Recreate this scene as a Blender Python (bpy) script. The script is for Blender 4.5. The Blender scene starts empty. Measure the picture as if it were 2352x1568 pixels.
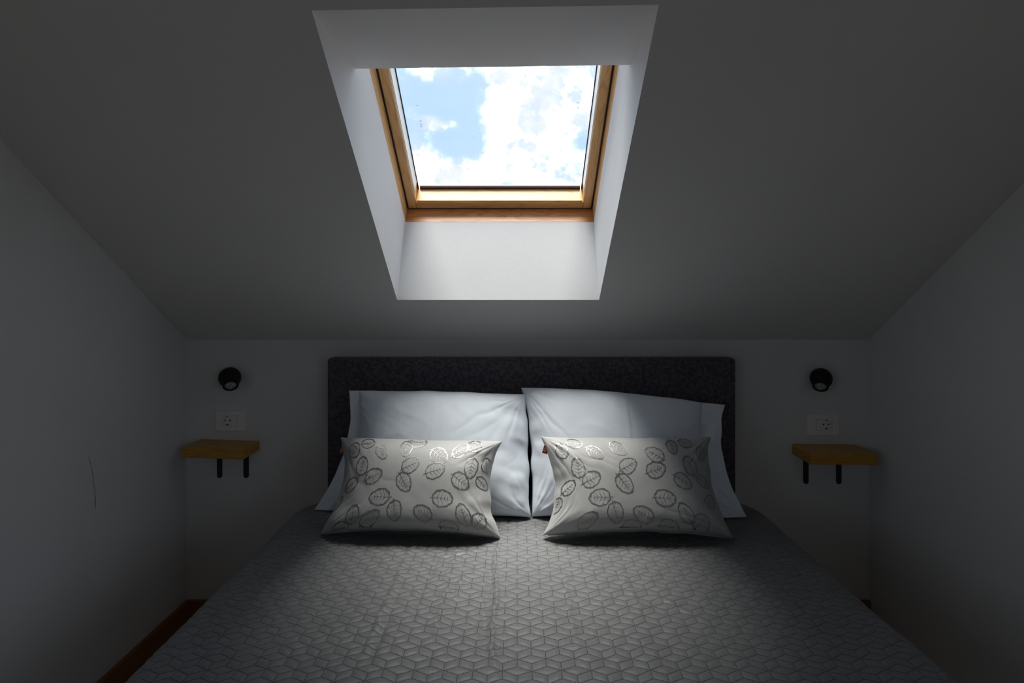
import bpy, bmesh, math, random
import numpy as np
from mathutils import Vector, Matrix

random.seed(7)
scene = bpy.context.scene
COL = scene.collection

# ------------------------------------------------------------------ camera
F = 2352 * 20.0 / 36.0            # focal length in photo pixels
VPX, HZN = 1188.0, 680.0          # vanishing point of the room's depth direction
CZ = 1.277                        # eye height
cd = bpy.data.cameras.new('camera'); cam = bpy.data.objects.new('camera', cd); COL.objects.link(cam)
cd.lens = 20; cd.sensor_width = 36; cd.clip_start = 0.02
cam.location = (0, 0, CZ); cam.rotation_euler = (math.pi / 2, 0, 0)
cd.shift_x = -(VPX - 1176) / 2352
cd.shift_y = -(784 - HZN) / 2352
scene.camera = cam

# ------------------------------------------------------------------ exposure
vs = scene.view_settings
vs.view_transform = 'Standard'; vs.look = 'None'; vs.gamma = 1.0; vs.use_curve_mapping = False
vs.exposure = 0.35

# ------------------------------------------------------------------ node helpers
class NT:
    def __init__(s, tree): s.t = tree; s.n = tree.nodes; s.l = tree.links
    def node(s, typ, **kw):
        n = s.n.new(typ)
        for k, v in kw.items(): setattr(n, k, v)
        return n
    def link(s, a, b): s.l.new(a, b)
    def setin(s, sock, v):
        if isinstance(v, bpy.types.NodeSocket): s.l.new(v, sock)
        else: sock.default_value = v
    def m(s, op, a, b=None, c=None, clamp=False):
        n = s.n.new('ShaderNodeMath'); n.operation = op; n.use_clamp = clamp
        s.setin(n.inputs[0], a)
        if b is not None: s.setin(n.inputs[1], b)
        if c is not None: s.setin(n.inputs[2], c)
        return n.outputs[0]
    def smooth(s, x, lo, hi):
        n = s.n.new('ShaderNodeMapRange'); n.interpolation_type = 'SMOOTHSTEP'
        s.setin(n.inputs['Value'], x); n.inputs['From Min'].default_value = lo; n.inputs['From Max'].default_value = hi
        return n.outputs[0]
    def mix(s, fac, a, b):
        n = s.n.new('ShaderNodeMix'); n.data_type = 'RGBA'
        s.setin(n.inputs[0], fac)
        s.setin(n.inputs[6], a if isinstance(a, bpy.types.NodeSocket) else (*a, 1))
        s.setin(n.inputs[7], b if isinstance(b, bpy.types.NodeSocket) else (*b, 1))
        return n.outputs[2]
    def noise(s, vec, scale, detail=3, rough=.5, dist=0.0):
        n = s.n.new('ShaderNodeTexNoise'); n.inputs['Scale'].default_value = scale
        n.inputs['Detail'].default_value = detail; n.inputs['Roughness'].default_value = rough
        n.inputs['Distortion'].default_value = dist
        if vec is not None: s.l.new(vec, n.inputs['Vector'])
        return n.outputs[0]
    def mapping(s, vec, scale=(1, 1, 1), loc=(0, 0, 0)):
        n = s.n.new('ShaderNodeMapping'); n.inputs['Scale'].default_value = scale; n.inputs['Location'].default_value = loc
        s.l.new(vec, n.inputs['Vector']); return n.outputs[0]

def lin(r, g, b):
    f = lambda c: (c / 255) / 12.92 if c / 255 <= .04045 else ((c / 255 + .055) / 1.055) ** 2.4
    return (f(r), f(g), f(b))

# ------------------------------------------------------------------ sky
SKY = 0.95
def pdir(px, py):
    return Vector(((px - VPX) / F, 1.0, (HZN - py) / F)).normalized()
w = bpy.data.worlds.new('sky'); scene.world = w; w.use_nodes = True
t = NT(w.node_tree); t.n.clear()
tc = t.node('ShaderNodeTexCoord').outputs['Generated']
nz = t.noise(t.mapping(tc, (1, 1, 1.25), (3.1, 1.7, .4)), 11.0, 9, .6, .35)
dens = t.m('MULTIPLY_ADD', nz, 3.0, -.80)
def blob(px, py, rad, wgt):
    global dens
    d = pdir(px, py)
    dp = t.node('ShaderNodeVectorMath', operation='DISTANCE'); t.link(tc, dp.inputs[0]); dp.inputs[1].default_value = d
    q = t.m('POWER', t.m('DIVIDE', dp.outputs['Value'], rad / F), 2.0)
    g = t.m('EXPONENT', t.m('MULTIPLY', q, -1.0))
    dens = t.m('MULTIPLY_ADD', g, wgt, dens)
for b in ((985, 205, 70, -.75), (1040, 325, 60, -.6), (1050, 240, 50, -.45), (945, 320, 40, -.35), (1110, 180, 30, -.3),
          (985, 279, 20, .95), (1015, 283, 18, .95), (1043, 286, 13, .8), (950, 262, 18, .7), (1085, 335, 20, -.4), (1010, 330, 30, -.3), (975, 165, 30, .7), (1200, 190, 80, .45), (1240, 290, 110, .6),
          (1010, 395, 60, .5), (1150, 260, 40, .3), (1180, 390, 90, .35), (1310, 390, 30, -.5), (1335, 320, 26, -.45), (1270, 240, 30, -.25)):
    blob(*b)
cl = t.m('POWER', t.smooth(dens, .12, 1.25), 1.5)
nz2 = t.noise(tc, 16.0, 6, .6)
shade = t.mix(t.smooth(t.noise(tc, 40.0, 5, .6), .35, .65), (.70, .77, .85), (.83, .87, .91))
white = t.mix(t.smooth(nz2, .44, .66), shade, (3.9, 4.35, 5.0))
col = t.mix(cl, lin(188, 215, 243), white)
sepw = t.node('ShaderNodeSeparateXYZ'); t.link(tc, sepw.inputs[0])
col = t.mix(t.smooth(sepw.outputs[2], -.03, .01), (.27, .265, .26), col)      # land below the horizon
bg = t.node('ShaderNodeBackground'); t.link(col, bg.inputs[0]); bg.inputs[1].default_value = SKY
out = t.node('ShaderNodeOutputWorld'); t.link(bg.outputs[0], out.inputs[0])

# ------------------------------------------------------------------ sun, high overhead behind thin cloud
sd = bpy.data.lights.new('sun', 'SUN'); sun = bpy.data.objects.new('sun', sd); COL.objects.link(sun)
sd.energy = 7.2; sd.angle = math.radians(33); sd.color = (1.0, .955, .885)
sun.location = (0, 3, 6)
sdir = Vector((0.06, -0.10, -1.0)).normalized()       # direction the light travels
sun.rotation_euler = sdir.to_track_quat('-Z', 'Y').to_euler()

# ------------------------------------------------------------------ materials
def new_mat(name):
    m = bpy.data.materials.new(name); m.use_nodes = True
    t = NT(m.node_tree); bs = t.n['Principled BSDF']
    return m, t, bs
def bump(t, bs, h, strength, dist):
    b = t.node('ShaderNodeBump'); b.inputs['Strength'].default_value = strength; b.inputs['Distance'].default_value = dist
    t.link(h, b.inputs['Height']); t.link(b.outputs[0], bs.inputs['Normal'])
def obj_co(t): return t.node('ShaderNodeTexCoord').outputs['Object']

def mat_plaster(name, c):
    m, t, bs = new_mat(name); co = obj_co(t)
    n = t.noise(co, 3.0, 4); c2 = tuple(x * .94 for x in c)
    t.link(t.mix(n, c2, c), bs.inputs['Base Color'])
    bs.inputs['Roughness'].default_value = .85
    bump(t, bs, t.noise(co, 220, 3), .25, .0008)
    return m
def mat_wood(name, light, dark, stretch=(1, 14, 14), scale=2.5, rough=.4, rings=9):
    m, t, bs = new_mat(name); co = t.mapping(obj_co(t), stretch)
    n = t.noise(co, scale, 3, .5, .6)
    wv = t.m('FRACT', t.m('MULTIPLY', n, rings))
    line = t.smooth(t.m('ABSOLUTE', t.m('SUBTRACT', wv, .5)), .15, .5)
    fine = t.noise(t.mapping(obj_co(t), tuple(x * 6 for x in stretch)), 14, 2)
    f = t.m('MULTIPLY_ADD', fine, .35, t.m('MULTIPLY', line, .6))
    t.link(t.mix(f, light, dark), bs.inputs['Base Color'])
    bs.inputs['Roughness'].default_value = rough
    bump(t, bs, f, .15, .0006)
    return m
def mat_plain(name, c, rough=.5, metal=0.0, spec=.5):
    m, t, bs = new_mat(name)
    bs.inputs['Base Color'].default_value = (*c, 1); bs.inputs['Roughness'].default_value = rough
    bs.inputs['Metallic'].default_value = metal; bs.inputs['Specular IOR Level'].default_value = spec
    n = t.noise(obj_co(t), 160, 2); bump(t, bs, n, .06, .0004)
    return m
def mat_fabric(name, c1, c2, mott=40, rough=.9, weave=900, sheen=.0, bstr=.3):
    m, t, bs = new_mat(name); co = obj_co(t)
    n = t.smooth(t.noise(co, mott, 6, .65), .38, .62)
    t.link(t.mix(n, c1, c2), bs.inputs['Base Color'])
    bs.inputs['Roughness'].default_value = rough; bs.inputs['Sheen Weight'].default_value = sheen
    bs.inputs['Specular IOR Level'].default_value = .25
    bump(t, bs, t.noise(co, weave, 2), bstr, .0006)
    return m

M = {}
M['wall'] = mat_plaster('wall_paint', (.77, .755, .745))
M['ceil'] = mat_plaster('ceiling_paint', (.775, .762, .757))
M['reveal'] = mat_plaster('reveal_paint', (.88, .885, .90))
M['floor'] = mat_wood('floor_oak', (.52, .38, .25), (.42, .29, .18), (10, 1, 10), 2.0, .5)
M['base'] = mat_wood('baseboard_wood', (.30, .125, .045), (.2, .075, .025), (14, 1, 14), 2.0, .45)
M['baseX'] = mat_wood('baseboard_wood_x', (.30, .125, .045), (.2, .075, .025), (1, 14, 14), 2.0, .45)
M['pineY'] = mat_wood('pine_along_slope', lin(236, 196, 140), lin(208, 156, 96), (11, 1, 11), 2.2, .35)
M['pineX'] = mat_wood('pine_across', lin(230, 184, 120), lin(204, 148, 86), (1, 11, 11), 2.2, .35)
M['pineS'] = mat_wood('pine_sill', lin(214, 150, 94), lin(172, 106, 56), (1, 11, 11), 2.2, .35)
M['shelf'] = mat_wood('shelf_wood', (.62, .33, .05), (.38, .16, .02), (1, 10, 16), 3.2, .4, 12)
M['lit_and_frame'] = mat_plain('lit_sash_and_frame_white', (.93, .93, .92), .4)  # painted daylight on the roof window's sash sides; plain white on casement frames
M['gasket'] = mat_plain('gasket_black', (.012, .012, .016), .5)
M['spacer'] = mat_plain('spacer_grey', (.30, .30, .37), .4, .0)
M['black'] = mat_plain('black_metal', (.008, .008, .009), .55, 0, .3)
M['bracket'] = mat_plain('bracket_steel', (.03, .031, .034), .5, .3)
M['screw'] = mat_plain('screw_black', (.012, .012, .012), .4, .5)
M['plastic'] = mat_plain('socket_plastic', (.86, .84, .80), .35)
M['hole'] = mat_plain('socket_hole', (.004, .004, .004), .8)
M['brass'] = mat_plain('earth_clip', (.05, .045, .04), .4, .8)
M['lens'] = mat_plain('lens_glass', (.42, .42, .43), .15, .0)
M['led'] = mat_plain('led_chip', (.75, .75, .7), .2)
M['crack'] = mat_plain('crack_dark', (.16, .155, .15), .9)
M['head'] = mat_fabric('headboard_velour', (.060, .056, .068), (.120, .110, .136), 80, .85, 700, .12)
M['mattress'] = mat_fabric('mattress_ticking', (.5, .5, .5), (.45, .45, .46), 20)
M['bedbase'] = mat_fabric('bed_base_fabric', (.02, .02, .024), (.035, .033, .04), 60)
M['linen'] = mat_fabric('pillow_cotton', (.76, .815, .885), (.80, .855, .925), 12, .75, 1400, .1, .25)
M['tag'] = mat_fabric('tag_red', (.45, .05, .025), (.36, .035, .02), 90, .7)
M['tagorange'] = mat_fabric('tag_orange', (.42, .12, .06), (.35, .09, .05), 90, .7)
M['tagprint'] = mat_plain('tag_print', (.7, .42, .22), .6)

def mat_cushion():
    m, t, bs = new_mat('cushion_satin'); co = obj_co(t)
    n = t.noise(co, 30, 4)
    t.link(t.mix(n, (.345, .343, .338), (.395, .392, .387)), bs.inputs['Base Color'])
    bs.inputs['Roughness'].default_value = .6; bs.inputs['Specular IOR Level'].default_value = .35
    bs.inputs['Sheen Weight'].default_value = .15
    bump(t, bs, t.noise(co, 1500, 2), .25, .0004)
    return m
M['cushion'] = mat_cushion()
def mat_leaf():
    m, t, bs = new_mat('leaf_satin_thread'); co = obj_co(t)
    n = t.noise(co, 900, 2)
    t.link(t.mix(n, (.17, .168, .163), (.38, .373, .362)), bs.inputs['Base Color'])
    bs.inputs['Metallic'].default_value = .85; bs.inputs['Roughness'].default_value = .40
    bump(t, bs, n, .6, .0006)
    return m
M['leaf'] = mat_leaf()

def mat_glass():
    m = bpy.data.materials.new('window_glass'); m.use_nodes = True
    t = NT(m.node_tree); t.n.clear()
    tr = t.node('ShaderNodeBsdfTransparent'); tr.inputs[0].default_value = (.97, .985, .99, 1)
    gl = t.node('ShaderNodeBsdfGlossy'); gl.inputs['Roughness'].default_value = .02
    fr = t.node('ShaderNodeFresnel'); fr.inputs[0].default_value = 1.3
    mx = t.node('ShaderNodeMixShader'); t.link(t.m('MULTIPLY', fr.outputs[0], .6), mx.inputs[0])
    t.link(tr.outputs[0], mx.inputs[1]); t.link(gl.outputs[0], mx.inputs[2])
    o = t.node('ShaderNodeOutputMaterial'); t.link(mx.outputs[0], o.inputs[0])
    return m
M['glass'] = mat_glass()

# quilt stitch pattern (tumbling blocks): P across, R row step, A zigzag height, metres on the cloth
QP, QR, QA = .060, .0385, .014
def mat_quilt():
    m, t, bs = new_mat('bedspread_satin')
    uv = t.node('ShaderNodeUVMap'); uv.uv_map = 'cloth'
    sep = t.node('ShaderNodeSeparateXYZ'); t.link(uv.outputs[0], sep.inputs[0])
    x, y = sep.outputs[0], sep.outputs[1]
    q = t.m('DIVIDE', y, QR); k = t.m('FLOOR', t.m('ADD', q, .5))
    yl = t.m('ABSOLUTE', t.m('MULTIPLY', t.m('SUBTRACT', q, k), QR))
    e = t.m('MULTIPLY', t.m('FRACT', t.m('MULTIPLY', k, .5)), 1.0)      # 0 or .5
    fx = t.m('FRACT', t.m('ADD', t.m('DIVIDE', x, QP), e))
    T = t.m('ABSOLUTE', t.m('MULTIPLY_ADD', fx, 2.0, -1.0))
    g = t.m('SUBTRACT', yl, t.m('MULTIPLY', T, QA))
    dz = t.m('MULTIPLY', t.m('ABSOLUTE', g), .9)
    fv = t.m('FRACT', t.m('ADD', t.m('DIVIDE', x, QP / 2), .5))
    dv = t.m('MULTIPLY', t.m('ABSOLUTE', t.m('SUBTRACT', fv, .5)), QP / 2)
    inside = t.m('LESS_THAN', g, 0.0)
    dv = t.m('ADD', dv, inside)
    lz = t.m('SUBTRACT', 1.0, t.smooth(dz, .0007, .0017))
    lv = t.m('SUBTRACT', 1.0, t.smooth(dv, .0003, .0010))
    dash = t.smooth(t.m('ABSOLUTE', t.m('SUBTRACT', t.m('FRACT', t.m('DIVIDE', x, .0030)), .5)), .12, .3)
    lz = t.m('MULTIPLY', lz, t.m('MULTIPLY_ADD', dash, .85, .15))
    st = t.m('MAXIMUM', lz, t.m('MULTIPLY', lv, .8))
    co = obj_co(t)
    n = t.noise(co, 14, 5, .6)
    base = t.mix(n, (.140, .140, .143), (.170, .170, .172))
    t.link(t.mix(st, base, (.026, .026, .028)), bs.inputs['Base Color'])
    bs.inputs['Roughness'].default_value = .46
    bs.inputs['Specular IOR Level'].default_value = .42
    bs.inputs['Sheen Weight'].default_value = .08
    h = t.m('ADD', t.m('MULTIPLY', t.noise(co, 90, 3), .9), t.m('MULTIPLY', st, -1.2))
    h = t.m('ADD', h, t.m('MULTIPLY', t.noise(co, 1200, 2), .25))
    bump(t, bs, h, .5, .0012)
    return m
M['quilt'] = mat_quilt()

# ------------------------------------------------------------------ mesh helpers
def W(px, py, d): return Vector(((px - VPX) * d / F, d, CZ + (HZN - py) * d / F))
def obj(name, bm, mat, parent=None, smooth=False):
    me = bpy.data.meshes.new(name); bmesh.ops.recalc_face_normals(bm, faces=bm.faces[:]); bm.to_mesh(me); bm.free()
    o = bpy.data.objects.new(name, me); COL.objects.link(o); me.materials.append(mat)
    if parent is not None: o.parent = parent
    if smooth:
        for p in me.polygons: p.use_smooth = True
    return o
def empty(name, loc, rot=(0, 0, 0)):
    o = bpy.data.objects.new(name, None); COL.objects.link(o); o.location = loc; o.rotation_euler = rot; o.empty_display_size = .1
    return o
def tag(o, label, cat, group=None):
    o['label'] = label; o['category'] = cat
    if group: o['group'] = group
    return o
def struct(o, label=None, cat=None):
    o['kind'] = 'structure'
    if label: o['label'] = label
    if cat: o['category'] = cat
    return o
def local(o, root): o.parent = root; o.matrix_parent_inverse = Matrix.Translation(-root.location)
def add_box(bm, lo, hi, bev=0.0, seg=2):
    vs_ = [bm.verts.new((x, y, z)) for x in (lo[0], hi[0]) for y in (lo[1], hi[1]) for z in (lo[2], hi[2])]
    fs = [(0, 1, 3, 2), (4, 6, 7, 5), (0, 4, 5, 1), (2, 3, 7, 6), (0, 2, 6, 4), (1, 5, 7, 3)]
    faces = [bm.faces.new([vs_[i] for i in f]) for f in fs]
    if bev > 0:
        ed = {e for f in faces for e in f.edges}
        bmesh.ops.bevel(bm, geom=list(ed), offset=bev, segments=seg, affect='EDGES', profile=.5)
def box(name, lo, hi, mat, parent=None, bev=0.0, seg=2):
    bm = bmesh.new(); add_box(bm, lo, hi, bev, seg); return obj(name, bm, mat, parent, smooth=False)
def quadmesh(name, quads, mat, parent=None):
    bm = bmesh.new()
    for q in quads: bm.faces.new([bm.verts.new(p) for p in q])
    bmesh.ops.remove_doubles(bm, verts=bm.verts[:], dist=1e-5)
    me = bpy.data.meshes.new(name); bm.to_mesh(me); bm.free()
    o = bpy.data.objects.new(name, me); COL.objects.link(o); me.materials.append(mat)
    if parent is not None: o.parent = parent
    return o
def slab(name, pts, nrm, th, mat, parent=None):
    """planar polygon pts given thickness th along nrm"""
    bm = bmesh.new(); n = Vector(nrm).normalized() * th
    a = [bm.verts.new(p) for p in pts]; b = [bm.verts.new(Vector(p) + n) for p in pts]
    bm.faces.new(a); bm.faces.new(b[::-1])
    for i in range(len(a)):
        j = (i + 1) % len(a); bm.faces.new([a[i], b[i], b[j], a[j]])
    return obj(name, bm, mat, parent)
def lathe(name, prof, mat, parent=None, seg=40, axis=None, loc=None):
    """prof: (r, h) list turned about local Z, then Z aligned to axis"""
    bm = bmesh.new(); rings = []
    for r, h in prof:
        if r < 1e-6: rings.append([bm.verts.new((0, 0, h))])
        else: rings.append([bm.verts.new((r * math.cos(2 * math.pi * i / seg), r * math.sin(2 * math.pi * i / seg), h)) for i in range(seg)])
    for a, b in zip(rings, rings[1:]):
        for i in range(seg):
            j = (i + 1) % seg
            if len(a) == 1 and len(b) == 1: continue
            if len(a) == 1: bm.faces.new([a[0], b[j], b[i]])
            elif len(b) == 1: bm.faces.new([a[i], a[j], b[0]])
            else: bm.faces.new([a[i], a[j], b[j], b[i]])
    if axis is not None:
        mt = Vector(axis).normalized().to_track_quat('Z', 'Y').to_matrix().to_4x4()
        bmesh.ops.transform(bm, matrix=mt, verts=bm.verts[:])
    if loc is not None: bmesh.ops.translate(bm, vec=Vector(loc), verts=bm.verts[:])
    o = obj(name, bm, mat, parent, smooth=True)
    return o
# lattice noise in numpy
def _h(ix, iy, s):
    v = np.sin(ix * 127.1 + iy * 311.7 + s * 74.7) * 43758.5453
    return v - np.floor(v)
def vnoise(x, y, s=0.0):
    ix, iy = np.floor(x), np.floor(y); fx, fy = x - ix, y - iy
    fx = fx * fx * fx * (fx * (fx * 6 - 15) + 10); fy = fy * fy * fy * (fy * (fy * 6 - 15) + 10)
    a = _h(ix, iy, s); b = _h(ix + 1, iy, s); c = _h(ix, iy + 1, s); d = _h(ix + 1, iy + 1, s)
    return (a + (b - a) * fx + (c - a) * fy + (a - b - c + d) * fx * fy) * 2 - 1
def fbm(x, y, s=0.0, o=4, g=.5):
    r = 0; a = 1.0
    for i in range(o): r = r + a * vnoise(x * 2 ** i, y * 2 ** i, s + 3.1 * i); a *= g
    return r
def grid_faces(nu, nv, off=0, flip=False):
    i, j = np.meshgrid(np.arange(nu - 1), np.arange(nv - 1), indexing='ij')
    a = (i * nv + j).ravel() + off; b = a + nv; c = b + 1; d = a + 1
    f = np.stack([a, b, c, d], 1)
    return f[:, ::-1] if flip else f
def np_mesh(name, verts, faces, mat, parent=None, uvs=None):
    me = bpy.data.meshes.new(name); nf = len(faces)
    me.vertices.add(len(verts)); me.vertices.foreach_set('co', np.asarray(verts, np.float32).ravel())
    me.loops.add(nf * 4); me.polygons.add(nf)
    fl = np.asarray(faces, np.int32).ravel(); me.loops.foreach_set('vertex_index', fl)
    me.polygons.foreach_set('loop_start', np.arange(0, nf * 4, 4, dtype=np.int32))
    me.polygons.foreach_set('use_smooth', np.ones(nf, bool))
    me.update(calc_edges=True)
    if uvs is not None:
        l = me.uv_layers.new(name='cloth'); l.data.foreach_set('uv', np.asarray(uvs, np.float32)[fl].ravel())
    me.validate()
    o = bpy.data.objects.new(name, me); COL.objects.link(o); me.materials.append(mat)
    if parent is not None: o.parent = parent
    return o

# ------------------------------------------------------------------ the room
DW = 2.25                                     # distance to the wall behind the bed
XL = (428 - VPX) * DW / F; XR = (1996 - VPX) * DW / F
KZ = CZ - .172                                # top of the low wall
SL = 918.0 / F                                # roof slope
CA = 1 / math.hypot(1, SL); SA = SL * CA
YR = -.60; ZR = KZ + SL * (DW - YR)           # ridge
YB = 2 * YR - DW                              # wall behind the camera
def cz(y): return KZ + SL * (DW - y)

def on_ceiling(px, py):
    v = (HZN - py) / F
    d = (KZ - CZ + SL * DW) / (v + SL)
    return W(px, py, d)
hBL, hBR, hTR, hTL = on_ceiling(912, 688.5), on_ceiling(1376, 688.5), on_ceiling(1513, 11), on_ceiling(716, 24)
oc = [Vector((XL, DW, KZ)), Vector((XR, DW, KZ)), Vector((XR, YR, ZR)), Vector((XL, YR, ZR))]
hc = [hBL, hBR, hTR, hTL]
quads = [[oc[i], oc[(i + 1) % 4], hc[(i + 1) % 4], hc[i]] for i in range(4)]
# far slope behind the camera
quads.append([Vector((XL, YR, ZR)), Vector((XR, YR, ZR)), Vector((XR, YB, KZ)), Vector((XL, YB, KZ))])
def cz2(y): return ZR - SL * (YR - y)
ceiling = struct(quadmesh('ceiling', quads, M['ceil']), 'white sloped attic ceiling with a skylight opening', 'ceiling')

TH = .08
struct(box('floor', (XL - TH, YB - TH, -TH), (XR + TH, DW + TH, 0), M['floor']), 'wooden floor under the bed', 'floor')
struct(box('wall_back', (XL - TH, DW, 0), (XR + TH, DW + TH, KZ), M['wall']), 'low white knee wall behind the headboard', 'wall')
struct(box('wall_front', (XL - TH, YB - TH, 0), (XR + TH, YB, KZ), M['wall']), 'low white knee wall facing the bed', 'wall')
GWR = dict(y0=-1.55, y1=-.06, z0=.25, z1=1.85)          # windows added in the unseen gables behind the camera to lift the walls
GWL = dict(y0=-1.25, y1=-.15, z0=.70, z1=1.80)
def gable(name, x, sgn, g, mat):
    bm = bmesh.new(); y0, y1, z0, z1 = g['y0'], g['y1'], g['z0'], g['z1']
    for poly in ([(DW, 0), (DW, KZ), (y1, cz(y1)), (y1, 0)], [(y0, 0), (y0, cz2(y0)), (YB, KZ), (YB, 0)],
                 [(y1, 0), (y1, z0), (y0, z0), (y0, 0)], [(y1, z1), (y1, cz(y1)), (YR, ZR), (y0, cz2(y0)), (y0, z1)]):
        a = [bm.verts.new((x, y, z)) for y, z in poly]; b = [bm.verts.new((x + sgn * TH, y, z)) for y, z in poly]
        bm.faces.new(a); bm.faces.new(b[::-1])
        for i in range(len(a)):
            j = (i + 1) % len(a); bm.faces.new([a[i], b[i], b[j], a[j]])
    return obj(name, bm, mat)
wl = struct(gable('wall_left', XL, -1, GWL, M['wall']), 'white gable wall beside the shelf with a hairline crack', 'wall')
wr = struct(gable('wall_right', XR, 1, GWR, M['wall']), 'white gable wall in shade without a crack', 'wall')
def crack():
    pts = [(203, 1050), (208, 1066), (212, 1085), (215, 1110), (218, 1130), (219, 1150), (218.5, 1168)]
    bm = bmesh.new(); prev = None
    for i, (px, py) in enumerate(pts):
        d = XL * F / (px - VPX); z = CZ + (HZN - py) * d / F; wd = .0008 if i < 5 else .0013
        a = bm.verts.new((XL + .0006, d - wd, z)); b = bm.verts.new((XL + .0006, d + wd, z))
        if prev: bm.faces.new([prev[0], prev[1], b, a])
        prev = (a, b)
    return obj('hairline_crack', bm, M['crack'], wl)
crack()
BH = .08; BT = .016
def baseboard(name, lo, hi, mat):
    return struct(box(name, lo, hi, mat, None, .004, 2), 'reddish brown wooden baseboard along the ' + name.split('_')[1] + ' wall', 'baseboard')
baseboard('baseboard_left', (XL, YB + BT, 0), (XL + BT, DW - BT, BH), M['base'])
baseboard('baseboard_back', (XL, DW - BT, 0), (XR, DW, BH), M['baseX'])

# ------------------------------------------------------------------ skylight shaft and window
SX0, SX1 = -.4245, .2905
KW = .978                                                # lower lining leans a little outwards, cheeks splay a little
BP = Vector((0, 2.16 * KW, CZ + .281 * KW))              # inner bottom edge of the window frame
UB = Vector((0, -CA, SA)); UN = Vector((0, SA, CA))     # up the slope, outwards
def WP(x, b, n): return BP + (Vector((x, 0, 0)) + UB * b + UN * n) * KW
LIPL, LIPR = W(815, 158, 1.469), W(1447, 149, 1.462)
WL = .86                                                 # window length up the slope
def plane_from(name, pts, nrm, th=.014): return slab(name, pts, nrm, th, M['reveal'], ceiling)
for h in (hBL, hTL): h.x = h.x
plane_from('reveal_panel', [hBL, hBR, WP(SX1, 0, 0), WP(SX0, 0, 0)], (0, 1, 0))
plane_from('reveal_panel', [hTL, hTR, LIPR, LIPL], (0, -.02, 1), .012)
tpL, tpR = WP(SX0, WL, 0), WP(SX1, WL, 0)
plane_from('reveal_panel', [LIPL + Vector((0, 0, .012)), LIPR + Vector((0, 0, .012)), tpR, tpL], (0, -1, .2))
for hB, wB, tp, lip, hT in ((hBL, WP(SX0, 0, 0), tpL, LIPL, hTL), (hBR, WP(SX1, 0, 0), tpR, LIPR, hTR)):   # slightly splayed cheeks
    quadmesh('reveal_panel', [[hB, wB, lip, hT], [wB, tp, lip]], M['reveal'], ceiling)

rot = math.atan2(SA, -CA)                                # local x across, y up the slope, z into the room
def make_window(name, loc, rotz, x0, x1, L):
    root = empty(name, loc, (rot, 0, rotz)); root.scale = (KW, KW, KW); struct(root)
    J = .05; FD = .066; SI = .037; GD = .142
    def b(nm, lo, hi, mat, bev=.002): return box(nm, lo, hi, M[mat], root, bev, 2)
    # outer frame: boards lining the opening
    b('frame_jamb', (x0 - J, -J, -GD - .03), (x0, L + J, 0), 'pineY')
    b('frame_jamb', (x1, -J, -GD - .03), (x1 + J, L + J, 0), 'pineY')
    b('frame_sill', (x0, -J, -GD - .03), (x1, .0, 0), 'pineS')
    b('frame_head', (x0, L, -GD - .03), (x1, L + J, 0), 'pineX')
    # thin stop edge that shows as a lighter lip
    # sash, a finger's gap inside the frame
    g = .006
    b('sash_stile', (x0 + g, g, -GD - .02), (x0 + SI, L - g, -FD), 'pineY', .003)
    b('sash_stile', (x1 - SI, g, -GD - .02), (x1 - g, L - g, -FD), 'pineY', .003)
    b('sash_bottom_rail', (x0 + SI, g, -GD - .02), (x1 - SI, .038, -FD), 'pineX', .003)
    b('sash_top_rail', (x0 + SI, L - .038, -GD - .02), (x1 - SI, L - g, -FD), 'pineX', .003)
    # dark strips painting the shade in the gap between frame and sash
    b('gap_shade', (x0, 0, -FD - .012), (x0 + g, L, -FD - .004), 'gasket', 0); b('gap_shade', (x1 - g, 0, -FD - .012), (x1, L, -FD - .004), 'gasket', 0)
    b('gap_shade', (x0 + g, 0, -FD - .012), (x1 - g, g, -FD - .004), 'gasket', 0)
    # moulding step on the sash
    b('sash_moulding', (x0 + SI - .001, .038, -FD - .013), (x0 + SI + .0015, L - .038, -FD - .004), 'pineY', .002)
    b('sash_moulding', (x1 - SI - .0015, .038, -FD - .013), (x1 - SI + .001, L - .038, -FD - .004), 'pineY', .002)
    b('sash_moulding', (x0 + SI + .005, .037, -FD - .013), (x1 - SI - .005, .043, -FD - .004), 'pineX', .002)
    # white strips: daylight on the wooden sash sides, painted into the colour
    b('lit_sash_strip', (x0 + SI - .001, .075, -GD + .004), (x0 + SI + .003, L - .038, -FD - .014), 'lit_and_frame', .001)
    b('lit_sash_strip', (x1 - SI - .003, .075, -GD + .004), (x1 - SI + .001, L - .038, -FD - .014), 'lit_and_frame', .001)
    b('gasket', (x0 + SI, .038, -GD - .002), (x0 + SI + .006, L - .038, -GD + .004), 'gasket', .001)
    b('gasket', (x1 - SI - .006, .038, -GD - .002), (x1 - SI, L - .038, -GD + .004), 'gasket', .001)
    b('gasket', (x0 + SI + .010, .037, -GD - .002), (x1 - SI - .010, .042, -GD + .006), 'gasket', .001)
    b('spacer_bar', (x0 + SI + .010, .042, -GD - .002), (x1 - SI - .010, .052, -GD + .001), 'spacer', .001)
    b('glass_pane', (x0 + SI - .004, .03, -GD - .010), (x1 - SI + .004, L - .03, -GD - .003), 'glass', 0)
    return root
win = make_window('window_1', BP, 0, SX0, SX1, WL)
win['label'] = 'pine framed roof window in a deep white shaft above the bed'; win['category'] = 'window'
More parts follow.
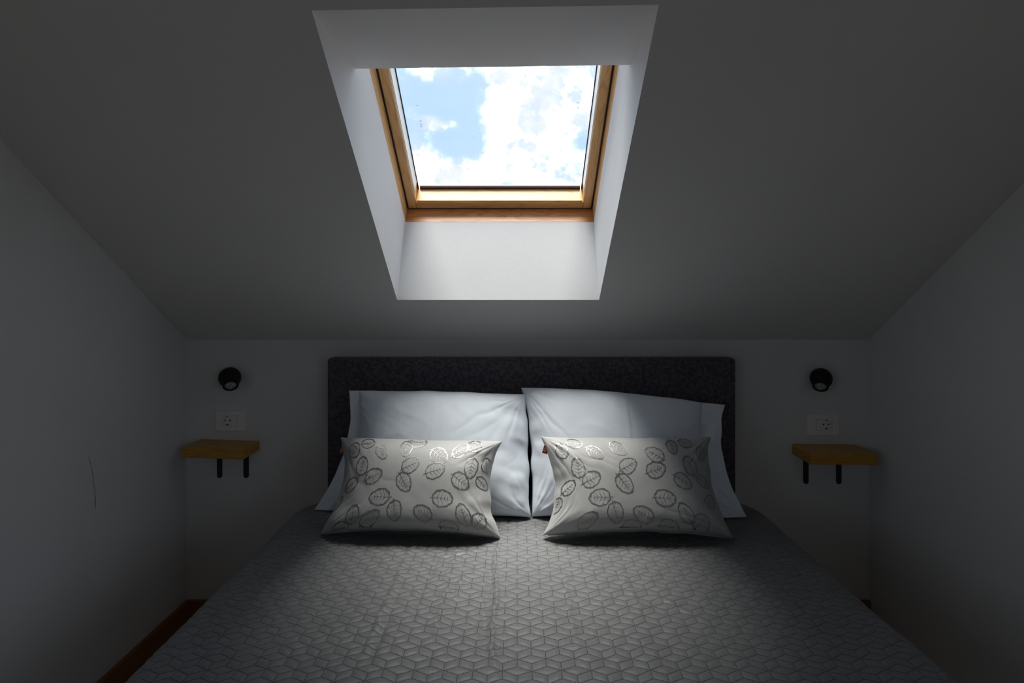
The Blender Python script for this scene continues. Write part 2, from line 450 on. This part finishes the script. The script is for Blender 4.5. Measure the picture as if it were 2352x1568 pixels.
def specks():
    bm = bmesh.new(); rnd = random.Random(3)
    pts = [(966, 278), (967, 286), (968, 291), (958, 242), (1327, 236), (1326, 247), (1034, 317), (1022, 370), (1209, 346), (1153, 351), (1099, 306)]
    for i in range(26): pts.append((rnd.uniform(950, 1345), rnd.uniform(170, 420)))
    for k, (px, py) in enumerate(pts):
        v = (HZN - py) / F; n = .1395
        # ray to glass plane
        base = BP + UN * n * KW; r = Vector(((px - VPX) / F, 1, v)); nn = UN
        tt = (base - Vector((0, 0, CZ))).dot(nn) / r.dot(nn); p = Vector((0, 0, CZ)) + r * tt
        loc = (p - BP) / KW; x = loc.x; yb = loc.dot(UB)
        s = (.0035 if k < 6 else rnd.uniform(.0008, .0018)); h = s * rnd.uniform(.4, 1)
        bm.faces.new([bm.verts.new((x + dx * s, yb + dy * h, -n)) for dx, dy in ((-1, -1), (1, -1), (1, 1), (-1, 1))])
    m, t, bs = new_mat('glass_dust'); bs.inputs['Base Color'].default_value = (.5, .52, .55, 1); bs.inputs['Alpha'].default_value = .35
    o = obj('dust_specks', bm, m, win); o['kind'] = 'stuff'
specks()
# unseen casement window added in a gable to fill the room with light
def fill_window(name, X, sgn, g, label):
    y0, y1, z0, z1 = g['y0'], g['y1'], g['z0'], g['z1']
    root = empty(name, (X, (y0 + y1) / 2, z0)); struct(root, label, 'window')
    def b(nm, a0, a1, lo, hi, mat, bev=.003):
        xs = sorted((X + sgn * a0, X + sgn * a1)); o = box(nm, (xs[0], *lo), (xs[1], *hi), M[mat], None, bev); local(o, root)
    f = .06; m_ = (y0 + y1) / 2
    b('frame_jamb', .015, .065, (y0, z0), (y0 + f, z1), 'lit_and_frame'); b('frame_jamb', .015, .065, (y1 - f, z0), (y1, z1), 'lit_and_frame')
    b('frame_sill', -.01, .065, (y0 + f, z0), (y1 - f, z0 + f), 'lit_and_frame'); b('frame_head', .015, .065, (y0 + f, z1 - f), (y1 - f, z1), 'lit_and_frame')
    b('mullion', .015, .065, (m_ - .03, z0 + f), (m_ + .03, z1 - f), 'lit_and_frame')
    b('glass_pane', .035, .041, (y0 + f, z0 + f), (m_ - .03, z1 - f), 'glass', 0); b('glass_pane', .035, .041, (m_ + .03, z0 + f), (y1 - f, z1 - f), 'glass', 0)
fill_window('fill_window_right', XR, 1, GWR, 'tall white casement window added in the unseen gable wall for fill light')
fill_window('fill_window_left', XL, -1, GWL, 'smaller white casement window added in the unseen gable wall for fill light')

# ------------------------------------------------------------------ bed
BX0, BX1, BY0, BY1, BZ = -.800, .890, .17, 2.165, CZ - .757
bed = empty('double_bed', ((BX0 + BX1) / 2, BY1, 0))
tag(bed, 'double bed with charcoal velour upholstered headboard against the knee wall', 'bed')
HX0, HX1, HZ1 = -.7276, .837, CZ - .237
def headboard():
    bm = bmesh.new(); add_box(bm, (HX0, 2.172, .06), (HX1, 2.248, HZ1), .014, 4)
    o = obj('headboard', bm, M['head'], None, True); local(o, bed)
headboard()
o = box('bed_base', (BX0 + .04, BY0 + .04, .10), (BX1 - .04, 2.16, .30), M['bedbase'], None, .01); local(o, bed)
o = box('mattress', (BX0 + .03, BY0 + .03, .30), (BX1 - .03, 2.155, BZ - .012), M['mattress'], None, .05, 4); local(o, bed)
for x in (BX0 + .12, BX1 - .12):
    for y in (BY0 + .12, 2.05):
        o = lathe('leg', [(0, 0), (.022, 0), (.028, .10), (0, .10)], M['black'], None, 16, None, (x, y, 0)); local(o, bed)

def stitch_dist(x, y):
    q = y / QR; k = np.floor(q + .5); yl = np.abs(q - k) * QR
    e = np.mod(k, 2) * .5; fx = np.mod(x / QP + e, 1); T = np.abs(2 * fx - 1)
    g = yl - T * QA; dz = np.abs(g) * .9
    dv = np.abs(np.mod(x / (QP / 2) + .5, 1) - .5) * QP / 2
    dv = np.where(g < 0, 9, dv)
    return np.minimum(dz, dv)
def bedspread():
    RP, r = .17, .055                       # plan corner radius, fold radius
    hem = BZ - .14
    lmax = (RP - r) + math.pi / 2 * r + hem - .0
    ext = lmax - RP
    def axis(a0, a1, fine0, fine1, fine, coarse):
        pts = [a0]; 
        while pts[-1] < a1: pts.append(pts[-1] + (fine if fine0 <= pts[-1] <= fine1 else coarse))
        return np.array(pts)
    S = axis(BX0 - ext, BX1 + ext, BX0 - .09, BX1 + .09, .0040, .02)
    Tt = axis(BY0 - ext, BY1 + .30, 1.0, 2.12, .0036, .016)
    s, tt = np.meshgrid(S, Tt, indexing='ij')
    qx = np.clip(s, BX0 + RP, BX1 - RP); qy = np.clip(tt, BY0 + RP, BY1 - RP)
    ox, oy = s - qx, tt - qy; l = np.hypot(ox, oy); ls = np.maximum(l, 1e-6); ux, uy = ox / ls, oy / ls
    lf = np.clip(l - (RP - r), 0, None); ang = np.clip(lf / r, 0, math.pi / 2)
    hor = np.minimum(l, RP - r) + r * np.sin(ang)
    drop = r * (1 - np.cos(ang)) + np.clip(lf - r * math.pi / 2, 0, None)
    # soft vertical waves in the hanging sides
    wave = np.clip(drop / .3, 0, 1) * .008 * fbm(s * 5 + 3 * (np.abs(uy) > .5), tt * 5, 2.0, 2)
    X = qx + ux * (hor + wave); Y = qy + uy * (hor + np.where(uy > .3, 0, wave)); Z = BZ - drop
    # normals of the smooth base
    nx, ny, nz_ = ux * np.sin(ang), uy * np.sin(ang), np.cos(ang)
    d = stitch_dist(s, tt)
    puff = .0024 * (1 - np.exp(-(d / .0042) ** 1.5))
    # creases and slow unevenness of the cloth
    sl = .004 * fbm(s * 3.3, tt * 2.6, 5.0, 3) + .0016 * fbm(s * 14, tt * 5, 9.0, 3)
    def crease(x0, y0, x1, y1, wd, h, wob=.006):
        dx, dy = x1 - x0, y1 - y0; L = math.hypot(dx, dy)
        a = ((s - x0) * dx + (tt - y0) * dy) / L; c = ((s - x0) * -dy + (tt - y0) * dx) / L
        c = c + wob * vnoise(a * 22, a * 0, x0 * 13)
        fade = np.clip(a / .06, 0, 1) * np.clip((L - a) / .10, 0, 1)
        return h * fade * np.exp(-(c / wd) ** 2)
    def bp(px, py):
        dd = .757 * F / (py - HZN); return (px - VPX) * dd / F, dd
    for (a, b_, wd, h) in (((1142, 1238), (1128, 1560), .006, .0045), ((1132, 1238), (1108, 1500), .009, -.003),
                           ((1050, 1250), (985, 1500), .008, .003), ((1010, 1262), (940, 1440), .007, -.003),
                           ((930, 1290), (830, 1520), .009, .003), ((1085, 1290), (1020, 1420), .007, .003),
                           ((960, 1240), (905, 1330), .008, .003), ((905, 1400), (830, 1540), .010, -.0035),
                           ((1290, 1300), (1330, 1520), .008, .0022), ((1420, 1300), (1480, 1420), .009, .0020),
                           ((640, 1300), (560, 1420), .009, .0022), ((1470, 1350), (1640, 1440), .008, .0018),
                           ((1000, 1280), (1110, 1262), .005, .003), ((1020, 1296), (1090, 1270), .004, .003)):
        x0, y0 = bp(*a); x1, y1 = bp(*b_); sl = sl + crease(x0, y0, x1, y1, wd, h)
    # the spread sinks a little where the cushions press on it
    disp = puff + sl * np.clip(nz_, .2, 1)
    X = X + nx * disp; Y = Y + np.minimum(ny * disp, 0) ; Z = Z + nz_ * disp
    keep = l < lmax
    verts = np.stack([X, Y, Z], -1).reshape(-1, 3); uv = np.stack([s, tt], -1).reshape(-1, 2)
    f = grid_faces(len(S), len(Tt)); kf = keep.ravel()[f].all(1); f = f[kf]
    used = np.unique(f); remap = -np.ones(len(verts), np.int64); remap[used] = np.arange(len(used))
    o = np_mesh('bedspread', verts[used], remap[f], M['quilt'], None, uv[used])
    tag(o, 'dark grey satin quilted bedspread with stitched diamond pattern over the bed', 'bedspread')
    return o
bedspread()

# ------------------------------------------------------------------ pillows
class Pillow:
    """stuffed cloth bag over four corner points; front faces the camera"""
    def __init__(s, BL, BR, TR, TL, tf, tb, curve, seed, wr, flange=(0, 0), p=3.2, q=.52, pleats=None, crease=0.0, cornr=.22, skew=.9):
        s.c = [np.array(v) for v in (BL, BR, TR, TL)]
        s.tf, s.tb, s.curve, s.seed, s.wr, s.p, s.q = tf, tb, curve, seed, wr, p, q
        s.crease = crease; s.cornr = cornr; s.skew = skew; s.fl = flange
        s.Wd = (np.linalg.norm(s.c[1] - s.c[0]) + np.linalg.norm(s.c[2] - s.c[3])) / 2
        s.Hd = (np.linalg.norm(s.c[3] - s.c[0]) + np.linalg.norm(s.c[2] - s.c[1])) / 2
        ex = (s.c[1] + s.c[2] - s.c[0] - s.c[3]); ey = (s.c[2] + s.c[3] - s.c[0] - s.c[1])
        n = np.cross(ex, ey); s.n = n / np.linalg.norm(n)
        if s.n[1] > 0: s.n = -s.n
    def mid(s, u, v):
        cl, cr, cb, ct = s.curve
        sv, su = 4 * v * (1 - v), 4 * u * (1 - u)
        u2 = u + cl * (1 - u) * sv - cr * u * sv
        v2 = v + cb * (1 - v) * su - ct * v * su
        v2 = v2 + .006 * vnoise(u * 9, u * 0 + (v > .5), s.seed) * (np.abs(v - .5) * 2) ** 3
        u2 = u2 + .006 * vnoise(v * 8, v * 0 + (u > .5), s.seed + 4) * (np.abs(u - .5) * 2) ** 3
        u2 = u2[..., None]; v2 = v2[..., None]
        c = s.c
        return c[0] * (1 - u2) * (1 - v2) + c[1] * u2 * (1 - v2) + c[2] * u2 * v2 + c[3] * (1 - u2) * v2
    def prof(s, u, v):
        a, b = s.fl; ue = np.clip((u - a) / (1 - a - b), 0, 1)          # loose flat hem of the pillowcase
        U, V = np.abs(2 * ue - 1), np.abs(2 * v ** s.skew - 1)
        return (np.clip(1 - U ** s.p, 0, 1) * np.clip(1 - V ** s.p, 0, 1)) ** s.q
    def wrinkle(s, u, v):
        x, y = u * s.Wd, v * s.Hd; r = 0
        for k, (cx, cy) in enumerate(((0, 0), (s.Wd, 0), (s.Wd, s.Hd), (0, s.Hd))):
            dx, dy = x - cx, y - cy; rr = np.hypot(dx, dy) + 1e-6; th = np.arctan2(np.abs(dy), np.abs(dx))
            f = np.exp(-(rr / s.cornr) ** 2) * np.clip(rr / .04, 0, 1)
            r = r + f * (np.abs(vnoise(th * 5 + .6 * vnoise(rr * 14, th * 3, s.seed + k), rr * 3.0, s.seed + k * 2.3)) - .3) * .75
        for k, (edge, par) in enumerate(((x, y), (s.Wd - x, y), (s.Hd - y, x), (y, x))):
            f = np.exp(-(edge / .085) ** 2) * (1.35 if k < 2 else .6)
            r = r + f * (vnoise(par * 26 + .7 * vnoise(edge * 20, par * 6, s.seed), edge * 7, s.seed + 11 + k)) * .7
        r = r + .40 * fbm(x * 6, y * 6, s.seed + 20, 2)
        # long diagonal drag folds
        r = r + .22 * (1 - np.abs(vnoise((x * .6 + y) * 7 + fbm(x * 4, y * 4, s.seed, 2), (x - y * .5) * 2.2, s.seed + 30))) ** 3
        h = r * s.wr
        if s.crease:
            cx = .5 * s.Wd + .01 * (y / s.Hd - .5) + .004 * vnoise(y * 8, y * 0, s.seed)
            h = h + s.crease * (np.exp(-((x - cx) / .006) ** 2) - .8 * np.exp(-((x - cx - .012) / .007) ** 2)) * np.clip(y / .08, 0, 1)
        return h
    def front(s, u, v):
        h = s.tf * s.prof(u, v); e = np.clip(np.minimum(np.minimum(u, 1 - u) * s.Wd, np.minimum(v, 1 - v) * s.Hd) / .025, 0, 1)
        return s.mid(u, v) + s.n * (h + e * s.wrinkle(u, v))[..., None]
    def back(s, u, v):
        return s.mid(u, v) - s.n * (s.tb * s.prof(u, v))[..., None]
    def mesh(s, name, mat, nu=150, nv=100):
        a = np.linspace(0, 1, nu); b = np.linspace(0, 1, nv)
        a = .6 * a + .4 * (.5 - .5 * np.cos(math.pi * a)); b = .6 * b + .4 * (.5 - .5 * np.cos(math.pi * b))
        u, v = np.meshgrid(a, b, indexing='ij')
        fr = s.front(u, v).reshape(-1, 3); bk = s.back(u, v)
        s.P = fr; s.uv = np.stack([u, v], -1).reshape(-1, 2)
        f1 = grid_faces(nu, nv); f2 = grid_faces(nu, nv, nu * nv, True)
        edge = np.zeros((nu, nv), bool); edge[0] = edge[-1] = True; edge[:, 0] = edge[:, -1] = True
        idx = np.arange(nu * nv); m2 = np.where(edge.ravel(), idx, idx + nu * nv)
        f2 = m2[f2 - nu * nv]
        verts = np.concatenate([fr, bk.reshape(-1, 3)]); faces = np.concatenate([f1, f2])
        used = np.unique(faces); rm = -np.ones(len(verts), np.int64); rm[used] = np.arange(len(used))
        return np_mesh(name, verts[used], rm[faces], mat)
    def uv_at(s, px, py):
        P = s.P; x = VPX + P[:, 0] * F / P[:, 1]; y = HZN - (P[:, 2] - CZ) * F / P[:, 1]
        i = np.argmin((x - px) ** 2 + (y - py) ** 2); return s.uv[i]

def rooted(name, parts_root_loc): return empty(name, parts_root_loc)

# two sleeping pillows leaning on the headboard
PL = Pillow(W(722, 1171, 1.998), W(1219, 1188, 1.932), W(1208, 906, 2.085), W(800, 897, 2.10), .085, .05, (.07, .0, .0, -.015), 1.0, .0062, crease=.0020, flange=(.06, 0))
o = PL.mesh('bed_pillow', M['linen']); tag(o, 'plump white bed pillow with a straight level top edge against the headboard', 'pillow', 'white bed pillows against the headboard')
PR = Pillow(W(1220, 1184, 1.940), W(1714, 1188, 1.920), W(1663, 930, 2.075), W(1198, 889, 2.105), 0.080, .034, (.022, .05, .0, -.03), 6.0, .0060, crease=.0020, flange=(0, .11))
o = PR.mesh('bed_pillow', M['linen']); tag(o, 'white bed pillow whose top edge slopes down to a loose pointed corner', 'pillow', 'white bed pillows against the headboard')

def ribbon(acc, pts, wds):
    """flat ribbon through local leaf points, collected for one evaluation on the cushion"""
    P = np.array(pts); d = np.gradient(P, axis=0); n = np.stack([-d[:, 1], d[:, 0]], 1)
    n /= (np.linalg.norm(n, axis=1)[:, None] + 1e-9); wds = np.broadcast_to(np.asarray(wds, float), (len(P),))[:, None]
    o = sum(len(q) for q in acc[0]); k = len(P)
    acc[0].append(np.concatenate([P + n * wds / 2, P - n * wds / 2]))
    acc[1].extend((o + i, o + i + 1, o + k + i + 1, o + k + i) for i in range(k - 1))
def leaf(pil, px, py, ang, sc, rnd, root):
    u0, v0 = pil.uv_at(px, py); th = math.radians(ang); ct, st = math.cos(th), math.sin(th)
    def fn(P):
        a = P[:, 0] * ct - P[:, 1] * st; b = P[:, 0] * st + P[:, 1] * ct
        u = np.clip(u0 + a / pil.Wd, .012, .988); v = np.clip(v0 + b / pil.Hd, .02, .98)
        e = 1e-3; S = pil.front(u, v); n = np.cross(pil.front(u + e, v) - S, pil.front(u, v + e) - S)
        n /= np.linalg.norm(n, axis=1)[:, None]; n = np.where((n @ pil.n)[:, None] < 0, -n, n)
        return S + n * .0009
    acc = ([], []); L, H = .034 * sc, .0245 * sc
    def edge(t, k=1.0):
        r = k * (1 + .03 * math.sin(9 * t + rnd.random() * .5)); x = L * math.cos(t) * r
        return (x, H * math.sin(t) * r * (1 - .16 * math.cos(t)))
    n = 44; ts = [2 * math.pi * i / n for i in range(n + 1)]
    pts = [edge(t) for t in ts]; pts[-1] = pts[0]
    ribbon(acc, pts, [.0018 + .0015 * rnd.random() for _ in ts])
    rib = [(-L * 1.25 + (L * 1.95) * i / 10, .0012 * math.sin(i * .6)) for i in range(11)]
    ribbon(acc, rib, np.linspace(.0018, .0007, 11))
    for i, x in enumerate((-.55, -.2, .15, .42)):
        for sg in (-1, 1):
            ln = (.62, .68, .52, .32)[i]
            ribbon(acc, [(L * (x + .42 * ln * q), sg * H * ln * q ** .85) for q in (0, .25, .5, .75, 1)], [.0014, .0012, .0010, .0008, .0005])
    for i in range(60):                               # short satin stitches running in from the rim
        t = rnd.uniform(0, 2 * math.pi); k = rnd.uniform(.72, .9)
        p0 = edge(t, .985); p1 = edge(t + rnd.uniform(-.05, .05), k)
        ribbon(acc, [p0, ((p0[0] + p1[0]) / 2, (p0[1] + p1[1]) / 2), p1], [.0011, .0008, .0003])
    me = bpy.data.meshes.new('leaf_motif'); me.from_pydata(fn(np.concatenate(acc[0])).tolist(), [], acc[1])
    o = bpy.data.objects.new('leaf_motif', me); COL.objects.link(o); me.materials.append(M['leaf']); local(o, root)

def cushion(pil, leaves, label, tagpx, tagmat, seed):
    P0 = (pil.c[0] + pil.c[1]) / 2
    root = empty('throw_cushion', Vector((P0[0], P0[1], P0[2])))
    tag(root, label, 'cushion', 'leaf patterned cushions in front of the pillows')
    o = pil.mesh('cushion_cover', M['cushion'], 170, 110); local(o, root)
    rnd = random.Random(seed)
    for (px, py, an, sc) in leaves: leaf(pil, px, py, an, sc, rnd, root)
    # piped seam along the bottom
    u = np.linspace(.03, .97, 60); bpts = pil.mid(u, np.zeros_like(u))
    bm = bmesh.new(); prev = None
    for p in bpts:
        ring = [bm.verts.new((p[0], p[1] + .0022 * math.cos(a), p[2] + .0022 * math.sin(a))) for a in (0, 1.57, 3.14, 4.71)]
        if prev:
            for i in range(4): bm.faces.new([prev[i], ring[i], ring[(i + 1) % 4], prev[(i + 1) % 4]])
        prev = ring
    o = obj('seam', bm, M['cushion'], None, True); local(o, root)
    # little folded brand tag in the side seam
    tp = pil.mid(np.array([0.0]), np.array([tagpx]))[0]
    bm = bmesh.new(); add_box(bm, (-.011, -.0012, -.013), (.006, .0012, .013), .0008, 1)
    bmesh.ops.rotate(bm, verts=bm.verts[:], cent=(0, 0, 0), matrix=Matrix.Rotation(.28, 3, 'Y'))
    bmesh.ops.translate(bm, vec=Vector(tp), verts=bm.verts[:])
    tg = obj('tag', bm, M[tagmat], None); local(tg, root)
    bm = bmesh.new(); n = 20; R_ = Matrix.Rotation(.28, 3, 'Y')
    ri = [[bm.verts.new(Vector(tp) + R_ @ Vector((-.0045 + .0045 * k * math.cos(2 * math.pi * i / n), -.0018, .0085 * k * math.sin(2 * math.pi * i / n)))) for i in range(n)] for k in (1, .62)]
    for i in range(n): bm.faces.new([ri[0][i], ri[0][(i + 1) % n], ri[1][(i + 1) % n], ri[1][i]])
    for zz in (-.003, 0, .003):
        bm.faces.new([bm.verts.new(Vector(tp) + R_ @ Vector((-.0045 + dx, -.0018, zz + dz))) for dx, dz in ((-.0018, -.0006), (.0018, -.0006), (.0018, .0006), (-.0018, .0006))])
    o = obj('tag_print', bm, M['tagprint'], None); o.parent = tg
    return root

CL = Pillow(W(735, 1226, 1.795), W(1149, 1235, 1.768), W(1154, 1012, 1.90), W(780, 1003, 1.905), .098, .045, (.085, .065, .058, .015), 12.0, .0050, p=3.4, q=.5, skew=.70)
CR = Pillow(W(1247, 1231, 1.772), W(1683, 1236, 1.757), W(1631, 1002, 1.905), W(1242, 1003, 1.90), .098, .045, (.07, .055, .058, .02), 17.0, .0050, p=3.4, q=.5, skew=.70)
LL = [(815, 1033, 60, .8), (846, 1018, 10, .7), (878, 1037, 300, .8), (934, 1030, 270, .85), (1009, 1046, 330, 1), (1057, 1035, 40, .85), (1090, 1024, 330, .8),
      (833, 1068, 80, .9), (859, 1093, 25, .95), (808, 1112, 40, .8), (943, 1067, 30, 1), (1000, 1080, 20, 1.05), (927, 1106, 310, 1), (1081, 1074, 270, .95),
      (1057, 1105, 330, 1), (1117, 1067, 110, .7), (871, 1140, 180, 1.05), (1016, 1143, 0, 1.05), (905, 1172, 290, .95), (969, 1178, 150, .95), (809, 1180, 110, .9),
      (849, 1189, 40, .95), (1065, 1181, 100, 1), (1101, 1196, 45, .85), (776, 1155, 50, .7), (1032, 1210, 0, .85), (783, 1213, 10, .8), (1107, 1111, 320, .7),
      (960, 1016, 0, .85)]
LR = [(1291, 1035, 80, .8), (1319, 1018, 0, .75), (1366, 1039, 325, .85), (1419, 1030, 325, .9), (1504, 1042, 150, 1), (1442, 1068, 30, 1), (1506, 1077, 20, 1.05),
      (1544, 1026, 280, .75), (1573, 1018, 340, .7), (1327, 1073, 90, .95), (1360, 1098, 25, 1), (1434, 1111, 310, 1.05), (1585, 1068, 110, .95), (1569, 1105, 330, .95),
      (1614, 1107, 330, .75), (1608, 1040, 100, .7), (1306, 1120, 40, .8), (1378, 1142, 180, 1.05), (1528, 1142, 0, 1.05), (1277, 1162, 60, .75), (1415, 1178, 290, 1),
      (1476, 1180, 150, 1), (1350, 1193, 30, .95), (1576, 1178, 110, .95), (1610, 1199, 40, .95), (1630, 1152, 50, .7), (1450, 1210, 0, .85), (1536, 1210, 0, .85)]
cushion(CL, LL, 'pale satin leaf patterned cushion leaning on the pillow with the level top edge', .86, 'tagorange', 5)
cushion(CR, LR, 'pale satin leaf patterned cushion with a red side tag, on the sloping pillow', .86, 'tag', 6)
# zip pull at the corner of the first cushion: part of it
def zip_pull():
    root = [o for o in bpy.data.objects if o.name == 'throw_cushion'][0]
    p = W(1146, 1236, 1.782); bm = bmesh.new(); add_box(bm, p + Vector((-.004, -.003, -.003)), p + Vector((.006, .003, .002)), .001, 1)
    o = obj('zip_pull', bm, M['screw'], None); local(o, root)
zip_pull()

# ------------------------------------------------------------------ wall spotlights
def spotlight(px, py, ax, label):
    c = W(px, py, DW - .043)
    root = empty('wall_spotlight', (c.x, DW, c.z)); tag(root, label, 'wall lamp')
    def put(o): local(o, root); return o
    put(lathe('wall_mount', [(0, 0), (.020, 0), (.020, .006), (.013, .009), (.011, .020), (0, .020)], M['black'], None, 32, (0, -1, 0), (c.x, DW, c.z)))
    R = .0402; a = Vector(ax).normalized()
    pr = [(R * math.sin(math.pi * i / 24), -R * math.cos(math.pi * i / 24)) for i in range(25)]
    pr[0] = (0, -R); pr[-1] = (0, R)
    put(lathe('lamp_body', pr, M['black'], None, 40, a, c))
    put(lathe('lamp_nozzle', [(.0, .018), (.0285, .018), (.0285, .036), (.0275, .044), (.0255, .0455), (.0225, .0445), (.0215, .0405), (0, .0405)], M['black'], None, 40, a, c))
    ln = put(lathe('lens', [(0, .0406), (.0210, .0406), (.0195, .0420), (.012, .0428), (0, .0432)], M['lens'], None, 32, a, c))
    s1 = a.orthogonal().normalized(); s2 = a.cross(s1)
    for k in range(3):
        an = 2 * math.pi * k / 3 + .5; p = c + a * .0425 + (s1 * math.cos(an) + s2 * math.sin(an)) * .0095
        o = lathe('led', [(0, 0), (.0045, 0), (.0035, .0018), (0, .0026)], M['led'], None, 16, a, p)
        o.parent = ln
    # joint slot on the rim
    side = Vector((1 if ax[0] > 0 else -1, 0, .05)); p = c + side.normalized() * R
    o = lathe('pivot_screw', [(0, 0), (.004, 0), (.004, .0015), (0, .002)], M['screw'], None, 16, side, p - side.normalized() * .001); put(o)
spotlight(528, 867, (.40, -.66, -.64), 'black ball shaped wall spotlight aimed down above the shelf by the cracked wall')
spotlight(1886, 869, (-.40, -.66, -.64), 'black ball shaped wall spotlight aimed down above the lower shelf')

# ------------------------------------------------------------------ sockets with switch
def socket(px0, px1, py0, py1, flip, label):
    p0 = W(px0, py1, DW); p1 = W(px1, py0, DW); c = (p0 + p1) / 2
    root = empty('power_socket', (c.x, DW, c.z)); tag(root, label, 'power socket')
    w_, h_ = (p1.x - p0.x) / 2, (p1.z - p0.z) / 2; f = -1 if flip else 1
    def bx(nm, lo, hi, mat, bev, par=None):
        bm = bmesh.new(); add_box(bm, Vector(lo), Vector(hi), bev, 2); bmesh.ops.translate(bm, vec=(c.x, DW, c.z), verts=bm.verts[:])
        o = obj(nm, bm, M[mat], None); 
        if par is None: local(o, root)
        else: o.parent = par
        return o
    # cover plate: frame of four bars round the module opening
    iw, ih = .0325, .0215; x0, x1 = (-iw, iw) if not flip else (-iw + .002, iw + .002)
    x0 -= .0035 * f; x1 -= .0035 * f
    bm = bmesh.new(); y0, y1 = -.009, 0
    o_ = [(-w_, -h_), (w_, -h_), (w_, h_), (-w_, h_)]; i_ = [(x0, -ih), (x1, -ih), (x1, ih), (x0, ih)]
    fo = [bm.verts.new((x * .985, y0, z * .98)) for x, z in o_]; bo = [bm.verts.new((x, y1, z)) for x, z in o_]
    fi = [bm.verts.new((x, y0, z)) for x, z in i_]; bi = [bm.verts.new((x, y1, z)) for x, z in i_]
    for k in range(4):
        j = (k + 1) % 4
        bm.faces.new([fo[k], fo[j], fi[j], fi[k]]); bm.faces.new([bo[k], bo[j], fo[j], fo[k]]); bm.faces.new([fi[k], fi[j], bi[j], bi[k]]); bm.faces.new([bi[k], bi[j], bo[j], bo[k]])
    bmesh.ops.translate(bm, vec=(c.x, DW, c.z), verts=bm.verts[:]); o = obj('cover_plate', bm, M['plastic'], None); local(o, root)
    # switch rocker
    sw = .0215
    if not flip: rx = (x1 - sw, x1 - .0008)
    else: rx = (x0 + .0008, x0 + sw)
    bx('switch_rocker', (rx[0], -.0115, -ih + .0008), (rx[1], -.001, ih - .0008), 'plastic', .0012)
    # socket module with round well
    sx = (x0 + .0008, x1 - sw - .0008) if not flip else (x0 + sw + .0008, x1 - .0008)
    cx = (sx[0] + sx[1]) / 2; R = .0188
    bm = bmesh.new(); n = 40; hx, hz = (sx[1] - sx[0]) / 2, ih - .0008
    outer = []; inner = []; deep = []
    for k in range(n):
        a = 2 * math.pi * k / n; ca, sa = math.cos(a), math.sin(a); m_ = min(hx / max(abs(ca), 1e-6), hz / max(abs(sa), 1e-6))
        outer.append(bm.verts.new((cx + ca * m_, -.0085, sa * m_))); inner.append(bm.verts.new((cx + ca * R, -.0088, sa * R))); deep.append(bm.verts.new((cx + ca * R * .96, .008, sa * R * .96)))
    for k in range(n):
        j = (k + 1) % n
        bm.faces.new([outer[k], outer[j], inner[j], inner[k]]); bm.faces.new([inner[k], inner[j], deep[j], deep[k]])
    bm.faces.new(deep)
    bmesh.ops.translate(bm, vec=(c.x, DW - .0095, c.z), verts=bm.verts[:]); bmesh.ops.translate(bm, vec=(0, .0092, 0), verts=bm.verts[:])
    for v in bm.verts:
        if v.co.y > DW - .0012: v.co.y = DW - .0012
    md = obj('socket_module', bm, M['plastic'], None); local(md, root)
    for dx in (-.0095, .0095):
        o = lathe('pin_hole', [(0, 0), (.0028, 0), (.0026, .0008), (0, .0008)], M['hole'], None, 16, (0, -1, 0), (c.x + cx + dx, DW - .0013, c.z)); o.parent = md
    for sz in (-1, 1):
        bx('earth_clip', (cx - .0028, -.0060, sz * .0165 - .0018), (cx + .0028, -.0014, sz * .0165 + .0018), 'brass', .0004, md)
socket(497, 565.5, 942, 988, False, 'white power socket with switch, socket well on the side by the cracked wall')
socket(1851, 1924, 950, 998, True, 'white power socket with switch above the lower shelf')

# ------------------------------------------------------------------ wooden wall shelves
def shelf(x0, x1, z, th, dep, tilt, bxs, bz, label):
    cx = (x0 + x1) / 2; root = empty('wall_shelf', (cx, DW, z)); tag(root, label, 'shelf')
    bm = bmesh.new(); add_box(bm, (x0 - cx, -dep, -th), (x1 - cx, 0, 0), .004, 3)
    bmesh.ops.rotate(bm, verts=bm.verts[:], cent=(0, 0, 0), matrix=Matrix.Rotation(tilt, 3, 'Y'))
    o = obj('board', bm, M['shelf'], None); o.parent = root
    for bx_ in bxs:
        x = bx_ - cx; hw = .0100; t_ = .0035; zt = -th - .0008 - (x * math.tan(tilt) if tilt else 0); zb = bz - z
        bm = bmesh.new()
        n = 12; outl = [(x - hw, zt), (x - hw, zb + hw)] + [(x - hw * math.cos(math.pi * k / n), zb + hw - hw * math.sin(math.pi * k / n)) for k in range(1, n)] + [(x + hw, zb + hw), (x + hw, zt)]
        a = [bm.verts.new((p[0], -.0002, p[1])) for p in outl]; b = [bm.verts.new((p[0], -t_, p[1])) for p in outl]
        bm.faces.new(a); bm.faces.new(b[::-1])
        for i in range(len(a)):
            j = (i + 1) % len(a); bm.faces.new([a[i], b[i], b[j], a[j]])
        add_box(bm, (x - hw, -dep * .72, zt - t_), (x + hw, -t_ * .5, zt), .0006, 1)
        br = obj('bracket', bm, M['bracket'], None); br.parent = root
        for zz in (zb + hw * 1.2, zb + .038):
            s_ = lathe('screw', [(0, 0), (.0042, 0), (.0036, .0016), (0, .0022)], M['screw'], None, 16, (0, -1, 0), (x, -t_, zz)); s_.parent = br
def wx(px, d=DW): return (px - VPX) * d / F
def wz(py, d=DW): return CZ + (HZN - py) * d / F
shelf(wx(463), wx(597), wz(1009.5), .038, .132, .030, (wx(505), wx(566)), wz(1097), 'small thick wooden wall shelf by the cracked wall')
shelf(wx(1819), wx(1964), wz(1019), .042, .140, .010, (wx(1850.5), wx(1926)), wz(1111), 'small thick wooden wall shelf with striped grain, slightly the lower one')
